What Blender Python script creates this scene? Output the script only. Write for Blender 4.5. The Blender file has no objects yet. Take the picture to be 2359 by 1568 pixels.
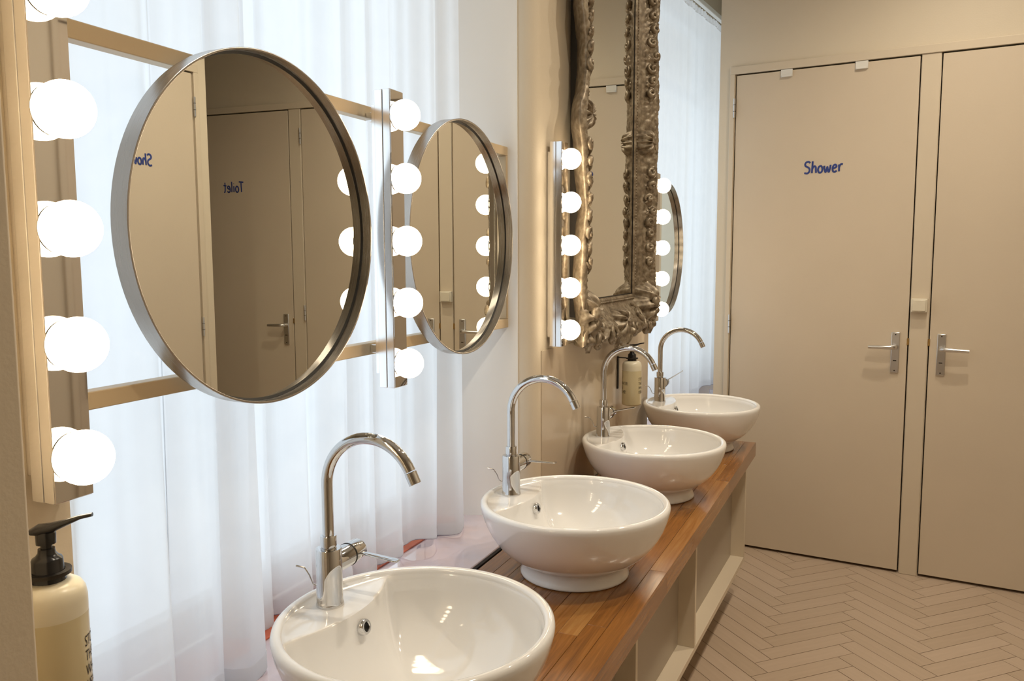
import bpy, bmesh, math, random
from mathutils import Vector, Matrix, noise
random.seed(7)
S = bpy.context.scene
C = S.collection
PI = math.pi

# ------------------------------------------------------------------ camera, sky, exposure
CAM_H = 1.45675
def set_camera():
    yaw, pit, roll = math.radians(23.650), math.radians(5.872), math.radians(-0.162)
    c, s = math.cos(yaw), math.sin(yaw)
    fw = Vector((c*math.cos(pit), s*math.cos(pit), -math.sin(pit)))
    r = Vector((s, -c, 0)); u = r.cross(fw)
    r2 = math.cos(roll)*r + math.sin(roll)*u
    u2 = -math.sin(roll)*r + math.cos(roll)*u
    cam = bpy.data.cameras.new('camera'); o = bpy.data.objects.new('camera', cam); C.objects.link(o)
    cam.sensor_width = 36.0; cam.lens = 1895.58/2359*36.0; cam.clip_start = 0.02
    o.matrix_world = Matrix(((r2.x, u2.x, -fw.x, 0), (r2.y, u2.y, -fw.y, 0), (r2.z, u2.z, -fw.z, CAM_H), (0, 0, 0, 1)))
    S.camera = o
set_camera()

SKY = (0.86, 0.93, 1.0); SKY_STRENGTH = 1.55
w = bpy.data.worlds.new('overcast_sky'); S.world = w; w.use_nodes = True
bg = w.node_tree.nodes['Background']; bg.inputs[0].default_value = (*SKY, 1); bg.inputs[1].default_value = SKY_STRENGTH

S.view_settings.view_transform = 'Standard'; S.view_settings.look = 'None'
S.view_settings.gamma = 1.0; S.view_settings.use_curve_mapping = False
S.view_settings.exposure = 0.0
S.cycles.blur_glossy = 0.5; S.cycles.max_bounces = 6; S.cycles.diffuse_bounces = 3; S.cycles.use_light_tree = False
S.cycles.sample_clamp_indirect = 6.0

BULB_COL = (1.0, 0.82, 0.57); BULB_STR = 15.0
SPOT_COL = (1.0, 0.88, 0.70); SPOT_W = 60.0

# ------------------------------------------------------------------ helpers
def new_mat(name):
    m = bpy.data.materials.new(name); m.use_nodes = True
    nt = m.node_tree; b = nt.nodes['Principled BSDF']
    return m, nt, b
def plain(name, col, rough=0.5, metal=0.0, bump=0.0, bscale=60, var=0.0, vscale=4.0, spec=None, coat=0.0, rvar=0.0):
    m, nt, b = new_mat(name); N, L = nt.nodes, nt.links
    b.inputs['Roughness'].default_value = rough; b.inputs['Metallic'].default_value = metal
    b.inputs['Base Color'].default_value = (*col, 1)
    if spec is not None: b.inputs['Specular IOR Level'].default_value = spec
    if coat: b.inputs['Coat Weight'].default_value = coat; b.inputs['Coat Roughness'].default_value = 0.05
    tc = N.new('ShaderNodeTexCoord')
    if var or rvar:
        n = N.new('ShaderNodeTexNoise'); n.inputs['Scale'].default_value = vscale; n.inputs['Detail'].default_value = 4
        L.new(tc.outputs['Object'], n.inputs['Vector'])
        if var:
            r = N.new('ShaderNodeValToRGB')
            r.color_ramp.elements[0].position = 0.3; r.color_ramp.elements[1].position = 0.7
            r.color_ramp.elements[0].color = (*[c*(1-var) for c in col], 1)
            r.color_ramp.elements[1].color = (*[min(1, c*(1+var)) for c in col], 1)
            L.new(n.outputs['Fac'], r.inputs['Fac']); L.new(r.outputs['Color'], b.inputs['Base Color'])
        if rvar:
            mr = N.new('ShaderNodeMapRange'); mr.inputs[3].default_value = max(0, rough-rvar); mr.inputs[4].default_value = rough+rvar
            L.new(n.outputs['Fac'], mr.inputs[0]); L.new(mr.outputs[0], b.inputs['Roughness'])
    if bump:
        n2 = N.new('ShaderNodeTexNoise'); n2.inputs['Scale'].default_value = bscale; n2.inputs['Detail'].default_value = 3
        L.new(tc.outputs['Object'], n2.inputs['Vector'])
        bp = N.new('ShaderNodeBump'); bp.inputs['Strength'].default_value = bump; bp.inputs['Distance'].default_value = 0.01
        L.new(n2.outputs['Fac'], bp.inputs['Height']); L.new(bp.outputs['Normal'], b.inputs['Normal'])
    return m

class MB:
    def __init__(s): s.v = []; s.f = []
    def add(s, vs, fs):
        o = len(s.v); s.v += [tuple(v) for v in vs]; s.f += [tuple(i+o for i in f) for f in fs]; return s
    def box(s, x0, x1, y0, y1, z0, z1):
        return s.add([(x0,y0,z0),(x1,y0,z0),(x1,y1,z0),(x0,y1,z0),(x0,y0,z1),(x1,y0,z1),(x1,y1,z1),(x0,y1,z1)],
                     [(0,3,2,1),(4,5,6,7),(0,1,5,4),(1,2,6,5),(2,3,7,6),(3,0,4,7)])
    def prism(s, poly, z0, z1):   # poly counter-clockwise
        n = len(poly)
        vs = [(x,y,z0) for x,y in poly] + [(x,y,z1) for x,y in poly]
        return s.add(vs, [tuple(range(n-1,-1,-1)), tuple(range(n,2*n))] + [(i,(i+1)%n,n+(i+1)%n,n+i) for i in range(n)])
    def lathe(s, prof, n=48, cen=(0,0,0), axis='z', cap0=True, cap1=True):
        vs = []
        for r, h in prof:
            for k in range(n):
                a = 2*PI*k/n; x, y = r*math.cos(a), r*math.sin(a)
                if axis == 'z': p = (x, y, h)
                elif axis == 'y': p = (y, h, x)
                else: p = (h, x, y)
                vs.append((p[0]+cen[0], p[1]+cen[1], p[2]+cen[2]))
        m = len(prof); fs = []
        for j in range(m-1):
            for k in range(n):
                a, b = j*n+k, j*n+(k+1)%n
                fs.append((a, b, b+n, a+n))
        if cap0: fs.append(tuple(range(n-1,-1,-1)))
        if cap1: fs.append(tuple(range((m-1)*n, m*n)))
        return s.add(vs, fs)
    def tube(s, pts, rad, n=12, cap=True, flat=1.0):
        pts = [Vector(p) for p in pts]; m = len(pts)
        if not hasattr(rad, '__len__'): rad = [rad]*m
        t0 = (pts[1]-pts[0]).normalized()
        up = Vector((0,0,1)) if abs(t0.z) < 0.9 else Vector((1,0,0))
        nrm = t0.cross(up).normalized(); vs = []
        for i, p in enumerate(pts):
            t = (pts[min(i+1,m-1)]-pts[max(i-1,0)]).normalized()
            nrm = (nrm - t*nrm.dot(t)).normalized(); bn = t.cross(nrm)
            for k in range(n):
                a = 2*PI*k/n
                vs.append(p + nrm*math.cos(a)*rad[i] + bn*math.sin(a)*rad[i]*flat)
        fs = [(j*n+k, j*n+(k+1)%n, (j+1)*n+(k+1)%n, (j+1)*n+k) for j in range(m-1) for k in range(n)]
        if cap: fs += [tuple(range(n-1,-1,-1)), tuple(range((m-1)*n, m*n))]
        return s.add(vs, fs)
    def sphere(s, c, r, nu=16, nv=10, sc=(1,1,1)):
        vs = [(c[0], c[1], c[2]-r*sc[2])]
        for j in range(1, nv):
            a = -PI/2+PI*j/nv
            for k in range(nu):
                b = 2*PI*k/nu
                vs.append((c[0]+r*sc[0]*math.cos(a)*math.cos(b), c[1]+r*sc[1]*math.cos(a)*math.sin(b), c[2]+r*sc[2]*math.sin(a)))
        vs.append((c[0], c[1], c[2]+r*sc[2])); top = len(vs)-1; fs = []
        for k in range(nu):
            fs.append((0, 1+(k+1)%nu, 1+k)); fs.append((top, 1+(nv-2)*nu+k, 1+(nv-2)*nu+(k+1)%nu))
            for j in range(nv-2):
                a, b = 1+j*nu+k, 1+j*nu+(k+1)%nu
                fs.append((a, b, b+nu, a+nu))
        return s.add(vs, fs)
    def grid(s, fn, nu, nv, closed_u=False):
        vs = [fn(i/(nu if closed_u else nu-1), j/(nv-1)) for j in range(nv) for i in range(nu)]
        fs = []
        for j in range(nv-1):
            for i in range(nu if closed_u else nu-1):
                a, b = j*nu+i, j*nu+(i+1)%nu
                fs.append((a, b, b+nu, a+nu))
        return s.add(vs, fs)
    def xf(s, M): s.v = [tuple(M @ Vector(v)) for v in s.v]; return s
    def build(s, name, mat, parent=None, smooth=None, bevel=0.0, seg=2, kind=None, label=None):
        me = bpy.data.meshes.new(name); me.from_pydata(s.v, [], s.f); me.validate(); me.update()
        bm = bmesh.new(); bm.from_mesh(me); bmesh.ops.recalc_face_normals(bm, faces=bm.faces[:]); bm.to_mesh(me); bm.free()
        o = bpy.data.objects.new(name, me); C.objects.link(o)
        if mat: me.materials.append(mat)
        if smooth is not None or bevel:
            me.shade_smooth(); me.set_sharp_from_angle(angle=math.radians(smooth or 35))
        if bevel:
            md = o.modifiers.new('soft_edge', 'BEVEL'); md.width = bevel; md.segments = seg; md.limit_method = 'ANGLE'; md.angle_limit = math.radians(35)
            md.harden_normals = False
        if parent: o.parent = parent
        if kind: o['kind'] = kind
        if label: o['label'] = label
        return o

def thing(name, label, cat, loc=(0,0,0), rotz=0, group=None):
    o = bpy.data.objects.new(name, None); C.objects.link(o); o.empty_display_size = 0.05
    o.location = loc; o.rotation_euler = (0,0,rotz); o['label'] = label; o['category'] = cat
    if group: o['group'] = group
    return o
def copy_tree(o, parent=None):
    c = o.copy(); C.objects.link(c)
    if parent: c.parent = parent
    for ch in list(o.children): copy_tree(ch, c)
    return c
def struct(o, label=None, cat=None):
    o['kind'] = 'structure'
    if label: o['label'] = label
    if cat: o['category'] = cat
    return o

# ------------------------------------------------------------------ materials
M = {}
M['wall']   = plain('cream_wall_paint', (0.72, 0.625, 0.485), 0.55, bump=0.05, bscale=180, var=0.02, vscale=2)
M['door']   = plain('cream_door_paint', (0.68, 0.575, 0.445), 0.38, bump=0.03, bscale=120, var=0.02, vscale=3)
M['trim']   = plain('cream_trim_paint', (0.70, 0.60, 0.465), 0.35, var=0.015, vscale=5)
M['ceil']   = plain('white_ceiling_paint', (0.80, 0.78, 0.73), 0.8, bump=0.04, bscale=150)
M['splash'] = plain('beige_glossy_splashback', (0.60, 0.50, 0.38), 0.16, var=0.02, vscale=3)
M['gap']    = plain('dark_gap', (0.03, 0.022, 0.016), 0.9, var=0.2, vscale=20)
M['ceramic']= plain('white_glazed_ceramic', (0.90, 0.89, 0.88), 0.06, coat=0.5, var=0.01, vscale=6)
M['chrome'] = plain('polished_chrome', (0.66, 0.66, 0.665), 0.035, 1.0, rvar=0.01, vscale=30)
M['chrome_face'] = plain('mirror_chrome_face', (0.62, 0.60, 0.58), 0.03, 1.0, rvar=0.01, vscale=12)
M['alu']    = plain('polished_aluminium_housing', (0.90, 0.90, 0.91), 0.16, 1.0, rvar=0.03, vscale=14)
M['mirror'] = plain('silvered_mirror_glass', (0.80, 0.80, 0.745), 0.004, 1.0, rvar=0.001, vscale=5)
M['white_plastic'] = plain('white_plastic', (0.82, 0.80, 0.75), 0.3, var=0.01)
M['cream_plastic'] = plain('cream_switch_plastic', (0.78, 0.71, 0.57), 0.3, var=0.01)
M['black_plastic'] = plain('black_pump_plastic', (0.010, 0.010, 0.012), 0.22, var=0.1, vscale=30)
M['rubber'] = plain('black_rubber_ring', (0.012, 0.012, 0.012), 0.5, var=0.1, vscale=30)
M['dark_hole'] = plain('dark_overflow_hole', (0.01, 0.01, 0.01), 0.6, var=0.1, vscale=30)
M['satin']  = plain('satin_aluminium_fitting', (0.72, 0.71, 0.70), 0.3, 1.0, rvar=0.04, vscale=40)
M['brass']  = plain('brass_latch', (0.55, 0.36, 0.14), 0.35, 1.0, var=0.08, vscale=60)
M['ink']    = plain('blue_marker_ink', (0.025, 0.05, 0.24), 0.5, var=0.15, vscale=40)
M['print']  = plain('black_label_print', (0.03, 0.022, 0.02), 0.6, var=0.1, vscale=30)
M['soap']   = plain('translucent_amber_soap_bottle', (0.72, 0.63, 0.40), 0.22, var=0.04, vscale=10)
M['soap_top'] = plain('milky_bottle_plastic', (0.80, 0.74, 0.58), 0.28, var=0.03, vscale=14)
M['rail']   = plain('cream_painted_rail', (0.54, 0.41, 0.25), 0.4, var=0.02, vscale=8)
M['cab']    = plain('cream_cabinet_lacquer', (0.72, 0.62, 0.48), 0.35, var=0.015, vscale=4)
M['cab_in'] = plain('grey_beige_cabinet_panel', (0.42, 0.355, 0.28), 0.4, var=0.02, vscale=4)
M['black_paint'] = plain('black_backing_paint', (0.014, 0.011, 0.009), 0.5, var=0.2, vscale=10)
M['wframe'] = plain('white_window_paint', (0.84, 0.84, 0.83), 0.35, var=0.01)
M['reveal'] = plain('daylight_white_reveal', (0.92, 0.91, 0.89), 0.5, var=0.01)  # whiter than the wall: window daylight on the reveal put into the colour
M['rod']    = plain('white_curtain_rail', (0.85, 0.85, 0.84), 0.4, var=0.01)
M['bracket'] = plain('dark_steel_bracket', (0.05, 0.045, 0.04), 0.35, 0.8, var=0.1, vscale=30)
M['terracotta'] = plain('red_terracotta_sill_strip', (0.55, 0.12, 0.06), 0.15, var=0.12, vscale=20)
M['groove'] = plain('dark_floor_joint', (0.33, 0.245, 0.175), 0.8, var=0.1, vscale=10)

def brushed():
    m, nt, b = new_mat('brushed_steel_rim'); N, L = nt.nodes, nt.links
    b.inputs['Metallic'].default_value = 1; b.inputs['Base Color'].default_value = (0.45, 0.42, 0.39, 1)
    b.inputs['Roughness'].default_value = 0.22; b.inputs['Anisotropic'].default_value = 0.6
    tc = N.new('ShaderNodeTexCoord'); n = N.new('ShaderNodeTexNoise'); n.inputs['Scale'].default_value = 35
    mp = N.new('ShaderNodeMapping'); mp.inputs['Scale'].default_value = (0.4, 30, 0.4)
    L.new(tc.outputs['Object'], mp.inputs['Vector']); L.new(mp.outputs['Vector'], n.inputs['Vector'])
    mr = N.new('ShaderNodeMapRange'); mr.inputs[3].default_value = 0.16; mr.inputs[4].default_value = 0.34
    L.new(n.outputs['Fac'], mr.inputs[0]); L.new(mr.outputs[0], b.inputs['Roughness'])
    return m
M['brushed'] = brushed()

def wood():
    m, nt, b = new_mat('oiled_oak_stave'); N, L = nt.nodes, nt.links
    tc = N.new('ShaderNodeTexCoord'); oi = N.new('ShaderNodeObjectInfo')
    ad = N.new('ShaderNodeVectorMath'); ad.operation = 'MULTIPLY_ADD'; ad.inputs[1].default_value = (1,1,1)
    cb = N.new('ShaderNodeCombineXYZ'); mu = N.new('ShaderNodeMath'); mu.operation = 'MULTIPLY'; mu.inputs[1].default_value = 37.0
    L.new(oi.outputs['Random'], mu.inputs[0]); L.new(mu.outputs[0], cb.inputs[0]); L.new(mu.outputs[0], cb.inputs[1])
    L.new(tc.outputs['Object'], ad.inputs[0]); L.new(cb.outputs[0], ad.inputs[2])
    mp = N.new('ShaderNodeMapping'); mp.inputs['Scale'].default_value = (2.2, 40, 40); L.new(ad.outputs[0], mp.inputs['Vector'])
    n = N.new('ShaderNodeTexNoise'); n.inputs['Scale'].default_value = 1.6; n.inputs['Detail'].default_value = 8; n.inputs['Roughness'].default_value = 0.65
    n.inputs['Distortion'].default_value = 0.6
    L.new(mp.outputs[0], n.inputs['Vector'])
    mx = N.new('ShaderNodeMath'); mx.operation = 'MULTIPLY_ADD'; mx.inputs[1].default_value = 0.26; mx.inputs[2].default_value = -0.13
    L.new(oi.outputs['Random'], mx.inputs[0])
    sm = N.new('ShaderNodeMath'); sm.operation = 'ADD'; L.new(n.outputs['Fac'], sm.inputs[0]); L.new(mx.outputs[0], sm.inputs[1])
    r = N.new('ShaderNodeValToRGB'); e = r.color_ramp.elements
    e[0].position = 0.2; e[0].color = (0.12, 0.045, 0.011, 1); e[1].position = 0.85; e[1].color = (0.46, 0.23, 0.07, 1)
    k = e.new(0.5); k.color = (0.30, 0.118, 0.025, 1)
    L.new(sm.outputs[0], r.inputs['Fac']); L.new(r.outputs['Color'], b.inputs['Base Color'])
    b.inputs['Roughness'].default_value = 0.24; b.inputs['Coat Weight'].default_value = 0.25; b.inputs['Coat Roughness'].default_value = 0.12
    bp = N.new('ShaderNodeBump'); bp.inputs['Strength'].default_value = 0.12; bp.inputs['Distance'].default_value = 0.002
    L.new(n.outputs['Fac'], bp.inputs['Height']); L.new(bp.outputs['Normal'], b.inputs['Normal'])
    return m
M['wood'] = wood()

def floor_mat():
    m, nt, b = new_mat('pinkish_tan_floor_board'); N, L = nt.nodes, nt.links
    tc = N.new('ShaderNodeTexCoord'); oi = N.new('ShaderNodeObjectInfo')
    mp = N.new('ShaderNodeMapping'); mp.inputs['Scale'].default_value = (3, 30, 30); L.new(tc.outputs['Object'], mp.inputs['Vector'])
    n = N.new('ShaderNodeTexNoise'); n.inputs['Scale'].default_value = 2.0; n.inputs['Detail'].default_value = 6
    L.new(mp.outputs[0], n.inputs['Vector'])
    mx = N.new('ShaderNodeMath'); mx.operation = 'MULTIPLY_ADD'; mx.inputs[1].default_value = 0.5; mx.inputs[2].default_value = -0.25
    L.new(oi.outputs['Random'], mx.inputs[0])
    sm = N.new('ShaderNodeMath'); sm.operation = 'ADD'; L.new(n.outputs['Fac'], sm.inputs[0]); L.new(mx.outputs[0], sm.inputs[1])
    r = N.new('ShaderNodeValToRGB'); e = r.color_ramp.elements
    e[0].position = 0.1; e[0].color = (0.475, 0.36, 0.26, 1); e[1].position = 0.9; e[1].color = (0.565, 0.435, 0.33, 1)
    L.new(sm.outputs[0], r.inputs['Fac']); L.new(r.outputs['Color'], b.inputs['Base Color'])
    b.inputs['Roughness'].default_value = 0.42
    return m
M['floor'] = floor_mat()

def sill_mat():
    m, nt, b = new_mat('glossy_pale_mauve_sill'); N, L = nt.nodes, nt.links
    tc = N.new('ShaderNodeTexCoord'); n = N.new('ShaderNodeTexNoise'); n.inputs['Scale'].default_value = 9; n.inputs['Detail'].default_value = 3
    L.new(tc.outputs['Object'], n.inputs['Vector'])
    r = N.new('ShaderNodeValToRGB'); e = r.color_ramp.elements
    e[0].position = 0.35; e[0].color = (0.62, 0.55, 0.64, 1); e[1].position = 0.65; e[1].color = (0.72, 0.58, 0.62, 1)
    L.new(n.outputs['Fac'], r.inputs['Fac']); L.new(r.outputs['Color'], b.inputs['Base Color'])
    b.inputs['Roughness'].default_value = 0.04; b.inputs['IOR'].default_value = 2.1; b.inputs['Coat Weight'].default_value = 1.0; b.inputs['Coat Roughness'].default_value = 0.02
    return m
M['sill'] = sill_mat()

def sheer(name, tr, opq):
    m, nt, b = new_mat(name); N, L = nt.nodes, nt.links
    out = [x for x in N if x.type == 'OUTPUT_MATERIAL'][0]; N.remove(b)
    tl = N.new('ShaderNodeBsdfTranslucent'); df = N.new('ShaderNodeBsdfDiffuse'); tp = N.new('ShaderNodeBsdfTransparent')
    tc = N.new('ShaderNodeTexCoord'); mp = N.new('ShaderNodeMapping'); mp.inputs['Scale'].default_value = (900, 900, 900)
    L.new(tc.outputs['Object'], mp.inputs['Vector'])
    wv = N.new('ShaderNodeTexNoise'); wv.inputs['Scale'].default_value = 0.02; L.new(mp.outputs[0], wv.inputs['Vector'])
    r = N.new('ShaderNodeValToRGB'); r.color_ramp.elements[0].color = (0.86, 0.87, 0.89, 1); r.color_ramp.elements[1].color = (0.93, 0.93, 0.94, 1)
    L.new(wv.outputs['Fac'], r.inputs['Fac']); L.new(r.outputs['Color'], tl.inputs[0]); L.new(r.outputs['Color'], df.inputs[0])
    tp.inputs[0].default_value = (0.97, 0.98, 1.0, 1)
    a = N.new('ShaderNodeMixShader'); a.inputs[0].default_value = opq; L.new(tl.outputs[0], a.inputs[1]); L.new(df.outputs[0], a.inputs[2])
    c = N.new('ShaderNodeMixShader'); c.inputs[0].default_value = tr; L.new(a.outputs[0], c.inputs[1]); L.new(tp.outputs[0], c.inputs[2])
    L.new(c.outputs[0], out.inputs['Surface'])
    return m
M['sheer'] = sheer('white_sheer_voile', 0.11, 0.20)
M['hem'] = sheer('white_voile_hem', 0.08, 0.30)
M['hem_thread'] = plain('grey_lilac_hem_stitching', (0.30, 0.26, 0.34), 0.8, var=0.1, vscale=40)

def glass():
    m, nt, b = new_mat('clear_window_glass'); N, L = nt.nodes, nt.links
    out = [x for x in N if x.type == 'OUTPUT_MATERIAL'][0]; N.remove(b)
    tp = N.new('ShaderNodeBsdfTransparent'); gl = N.new('ShaderNodeBsdfGlossy'); gl.inputs['Roughness'].default_value = 0.0
    tp.inputs[0].default_value = (0.96, 0.98, 0.98, 1)
    mx = N.new('ShaderNodeMixShader'); mx.inputs[0].default_value = 0.05; L.new(tp.outputs[0], mx.inputs[1]); L.new(gl.outputs[0], mx.inputs[2])
    L.new(mx.outputs[0], out.inputs['Surface']); return m
M['glass'] = glass()

def emit(name, col, st):
    m, nt, b = new_mat(name)
    b.inputs['Base Color'].default_value = (0.9, 0.88, 0.84, 1); b.inputs['Roughness'].default_value = 0.3
    b.inputs['Emission Color'].default_value = (*col, 1); b.inputs['Emission Strength'].default_value = st
    return m
M['bulb'] = emit('lit_opal_bulb', BULB_COL, BULB_STR)
M['spot_lens'] = emit('lit_downlight_lens', SPOT_COL, 12)

def antique():
    m, nt, b = new_mat('antiqued_silver_gilt'); N, L = nt.nodes, nt.links
    tc = N.new('ShaderNodeTexCoord'); n = N.new('ShaderNodeTexNoise'); n.inputs['Scale'].default_value = 55; n.inputs['Detail'].default_value = 6
    L.new(tc.outputs['Object'], n.inputs['Vector'])
    r = N.new('ShaderNodeValToRGB'); e = r.color_ramp.elements
    e[0].position = 0.32; e[0].color = (0.15, 0.115, 0.078, 1); e[1].position = 0.72; e[1].color = (0.44, 0.38, 0.29, 1)
    k = e.new(0.52); k.color = (0.27, 0.215, 0.15, 1)
    L.new(n.outputs['Fac'], r.inputs['Fac']); L.new(r.outputs['Color'], b.inputs['Base Color'])
    b.inputs['Metallic'].default_value = 0.40; b.inputs['Roughness'].default_value = 0.40
    bp = N.new('ShaderNodeBump'); bp.inputs['Strength'].default_value = 0.25; bp.inputs['Distance'].default_value = 0.003
    L.new(n.outputs['Fac'], bp.inputs['Height']); L.new(bp.outputs['Normal'], b.inputs['Normal'])
    return m
M['antique'] = antique()

# ------------------------------------------------------------------ room shell
CEIL = 3.05
def wface(x): return 0.886 - 0.0285*(x-2.28)          # face of the pillar between the two windows
Z_CT = 0.686                                            # worktop height
# window wall: near pillar, middle pillar, parapets and lintels
PX0, PX1 = 2.19, 3.37
mb = MB()
mb.prism([(0.45,0.855),(0.655,0.855),(0.655,1.30),(0.45,1.30)], 0, CEIL)
rc = 0.05
arc = [(PX0+rc-rc*math.sin(k*PI/16), wface(PX0)+rc-rc*math.cos(k*PI/16)) for k in range(8,-1,-1)]
mb.prism(arc + [(PX1,wface(PX1)),(PX1,1.30),(PX0-0.10,1.30),(PX0-0.10,1.20)], 0, CEIL)
mb.box(0.655, PX0, 0.895, 1.30, 0, 0.655); mb.box(0.655, PX0, 0.93, 1.30, 2.86, CEIL)
mb.prism([(PX1,0.87),(5.30,0.70),(5.30,1.30),(PX1,1.30)], 0, 0.655)
mb.prism([(PX1,1.07),(5.30,0.90),(5.30,1.30),(PX1,1.30)], 2.80, CEIL)
mb.box(-1.5, 0.40, 0.95, 1.10, 0, CEIL)
wl = struct(mb.build('wall_left', M['wall'], smooth=30), 'cream window wall with pillars between two tall curtained windows')
mb = MB()
e = 0.0035
mb.prism([(PX0+0.052,wface(PX0)-e),(PX1-0.004,wface(PX1)-e),(PX1-0.004,wface(PX1)+0.001),(PX0+0.052,wface(PX0)+0.001)], Z_CT, 1.178)
mb.build('splashback_panel', M['splash'], wl, bevel=0.001)
MB().prism([(PX0-0.004,wface(PX0)+0.051),(PX0+0.002,wface(PX0)+0.051),(PX0-0.099,1.199),(PX0-0.105,1.199)], Z_CT+0.004, 2.86).build('window_reveal', M['reveal'], wl)  # whitened sheet over the pillar side, splayed to look brightly daylit
# short return wall beside the camera
struct(MB().box(0.36, 0.45, 0.637, 1.10, 0, CEIL).build('wall_near', M['wall'], bevel=0.003), 'plain beige wall return at the edge beside the nearest lamp')
struct(MB().box(-1.6, 5.6, -3.2, 1.5, CEIL, CEIL+0.1).build('ceiling', M['ceil']), 'plain white ceiling')
struct(MB().box(-1.6, -1.5, -1.25, 1.10, 0, CEIL).build('wall_back', M['wall']), 'cream wall behind the camera')

# end wall in its own axes: local x to the right along the wall, local y into the wall
EW_ANG = math.atan2(-1, -0.104036); EW_O = (4.14536-0.104036*0.6, 0, 0)
def end_obj(o): o.location = EW_O; o.rotation_euler = (0, 0, EW_ANG); return o
AE = lambda y: -y*1.0054
a_cor = AE(0.716)
openings = [(-0.643, 0.158), (0.236, 1.330), (1.412, 2.215)]
ZD = 2.315
mb = MB(); T = 0.12
xs = [a_cor] + [v for o in openings for v in o] + [3.1]
for i in range(0, len(xs), 2): mb.box(xs[i], xs[i+1], 0, T, 0, CEIL)
for a0, a1 in openings: mb.box(a0, a1, 0, T, ZD+0.004, CEIL); mb.box(a0, a1, 0.07, T, 0, ZD+0.004)
mb.box(a_cor, a_cor+0.12, T, 1.25, 0, CEIL)
we = struct(end_obj(mb.build('wall_end', M['wall'])), 'cream end wall holding the shower and toilet doors')
mb = MB()
for o in openings: mb.box(o[0]+0.004, o[1]-0.004, 0.055, 0.069, 0, ZD)
mb.build('door_rebate', M['gap'], we)
# door casing: one trim around all doors
P = 0.012
tr = struct(end_obj(MB().box(-0.668, 3.05, -P, 0.0, ZD+0.002, ZD+0.038).build('trim_1', M['trim'], bevel=0.002)), 'cream door casing running over the row of doors')
MB().box(-0.668, -0.645, -P, 0.0, 0, ZD+0.002).build('casing_post', M['trim'], tr, bevel=0.002)
MB().box(0.160, 0.234, -0.006, 0.0, 0, ZD+0.002).build('casing_post', M['trim'], tr, bevel=0.002)
MB().box(1.332, 1.410, -0.006, 0.0, 0, ZD+0.002).build('casing_post', M['trim'], tr, bevel=0.002)
MB().box(2.217, 2.29, -P, 0.0, 0, ZD+0.002).build('casing_post', M['trim'], tr, bevel=0.002)

# lettering by hand: strokes in a unit box, brush of constant width
GL = {
 'S': (0.62, [[(0.55,0.86),(0.42,0.97),(0.2,0.95),(0.08,0.80),(0.14,0.63),(0.36,0.52),(0.50,0.38),(0.48,0.16),(0.28,0.02),(0.02,0.08)]]),
 'h': (0.52, [[(0.10,1.0),(0.08,0.5),(0.05,0.02)],[(0.06,0.30),(0.16,0.50),(0.30,0.58),(0.40,0.48),(0.42,0.25),(0.44,0.02)]]),
 'o': (0.52, [[(0.28,0.57),(0.12,0.50),(0.04,0.28),(0.12,0.06),(0.28,0.02),(0.42,0.14),(0.44,0.38),(0.34,0.54),(0.24,0.57)]]),
 'w': (0.70, [[(0.03,0.56),(0.08,0.25),(0.16,0.03),(0.26,0.22),(0.32,0.46),(0.38,0.2),(0.47,0.03),(0.56,0.28),(0.62,0.60)]]),
 'e': (0.50, [[(0.05,0.28),(0.28,0.34),(0.40,0.44),(0.32,0.58),(0.16,0.55),(0.05,0.34),(0.08,0.10),(0.24,0.0),(0.43,0.10)]]),
 'r': (0.44, [[(0.06,0.58),(0.08,0.3),(0.08,0.02)],[(0.08,0.34),(0.16,0.52),(0.28,0.60),(0.42,0.58)]]),
 'T': (0.56, [[(0.0,0.93),(0.28,0.96),(0.60,0.98)],[(0.31,0.96),(0.30,0.5),(0.27,0.02)]]),
 'i': (0.22, [[(0.10,0.58),(0.09,0.3),(0.10,0.02)],[(0.11,0.80),(0.12,0.84)]]),
 'l': (0.22, [[(0.11,1.0),(0.09,0.5),(0.11,0.02)]]),
 't': (0.40, [[(0.18,0.92),(0.16,0.4),(0.20,0.05),(0.32,0.02)],[(0.0,0.62),(0.18,0.63),(0.38,0.66)]]),
}
def smooth_line(pts, k=6):
    if len(pts) < 3: return pts
    out = []
    for i in range(len(pts)-1):
        p0, p1, p2, p3 = pts[max(i-1,0)], pts[i], pts[i+1], pts[min(i+2,len(pts)-1)]
        for j in range(k):
            t = j/k
            out.append(tuple(0.5*((2*p1[d])+(-p0[d]+p2[d])*t+(2*p0[d]-5*p1[d]+4*p2[d]-p3[d])*t*t+(-p0[d]+3*p1[d]-3*p2[d]+p3[d])*t**3) for d in (0,1)))
    out.append(pts[-1]); return out
def handwriting(word, x0, z0, width, y, ink, parent, rise=0.0, flip=False):
    tot = sum(GL[c][0]+0.06 for c in word); sc = width/tot; x = 0; mb = MB(); wd = 0.0042
    for c in word:
        for st in GL[c][1]:
            pts = smooth_line(st)
            P3 = []
            for (a, b) in pts:
                lx = (x+a)*sc; P3.append((x0+(lx if not flip else -lx), y, z0+b*sc*1.18+lx*rise))
            mb.tube(P3, wd, 8, flat=1.0)
        x += GL[c][0]+0.06
    mb.v = [(v[0], y+(v[1]-y)*0.18, v[2]) for v in mb.v]
    return mb.build('lettering', ink, parent, smooth=60)

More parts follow.
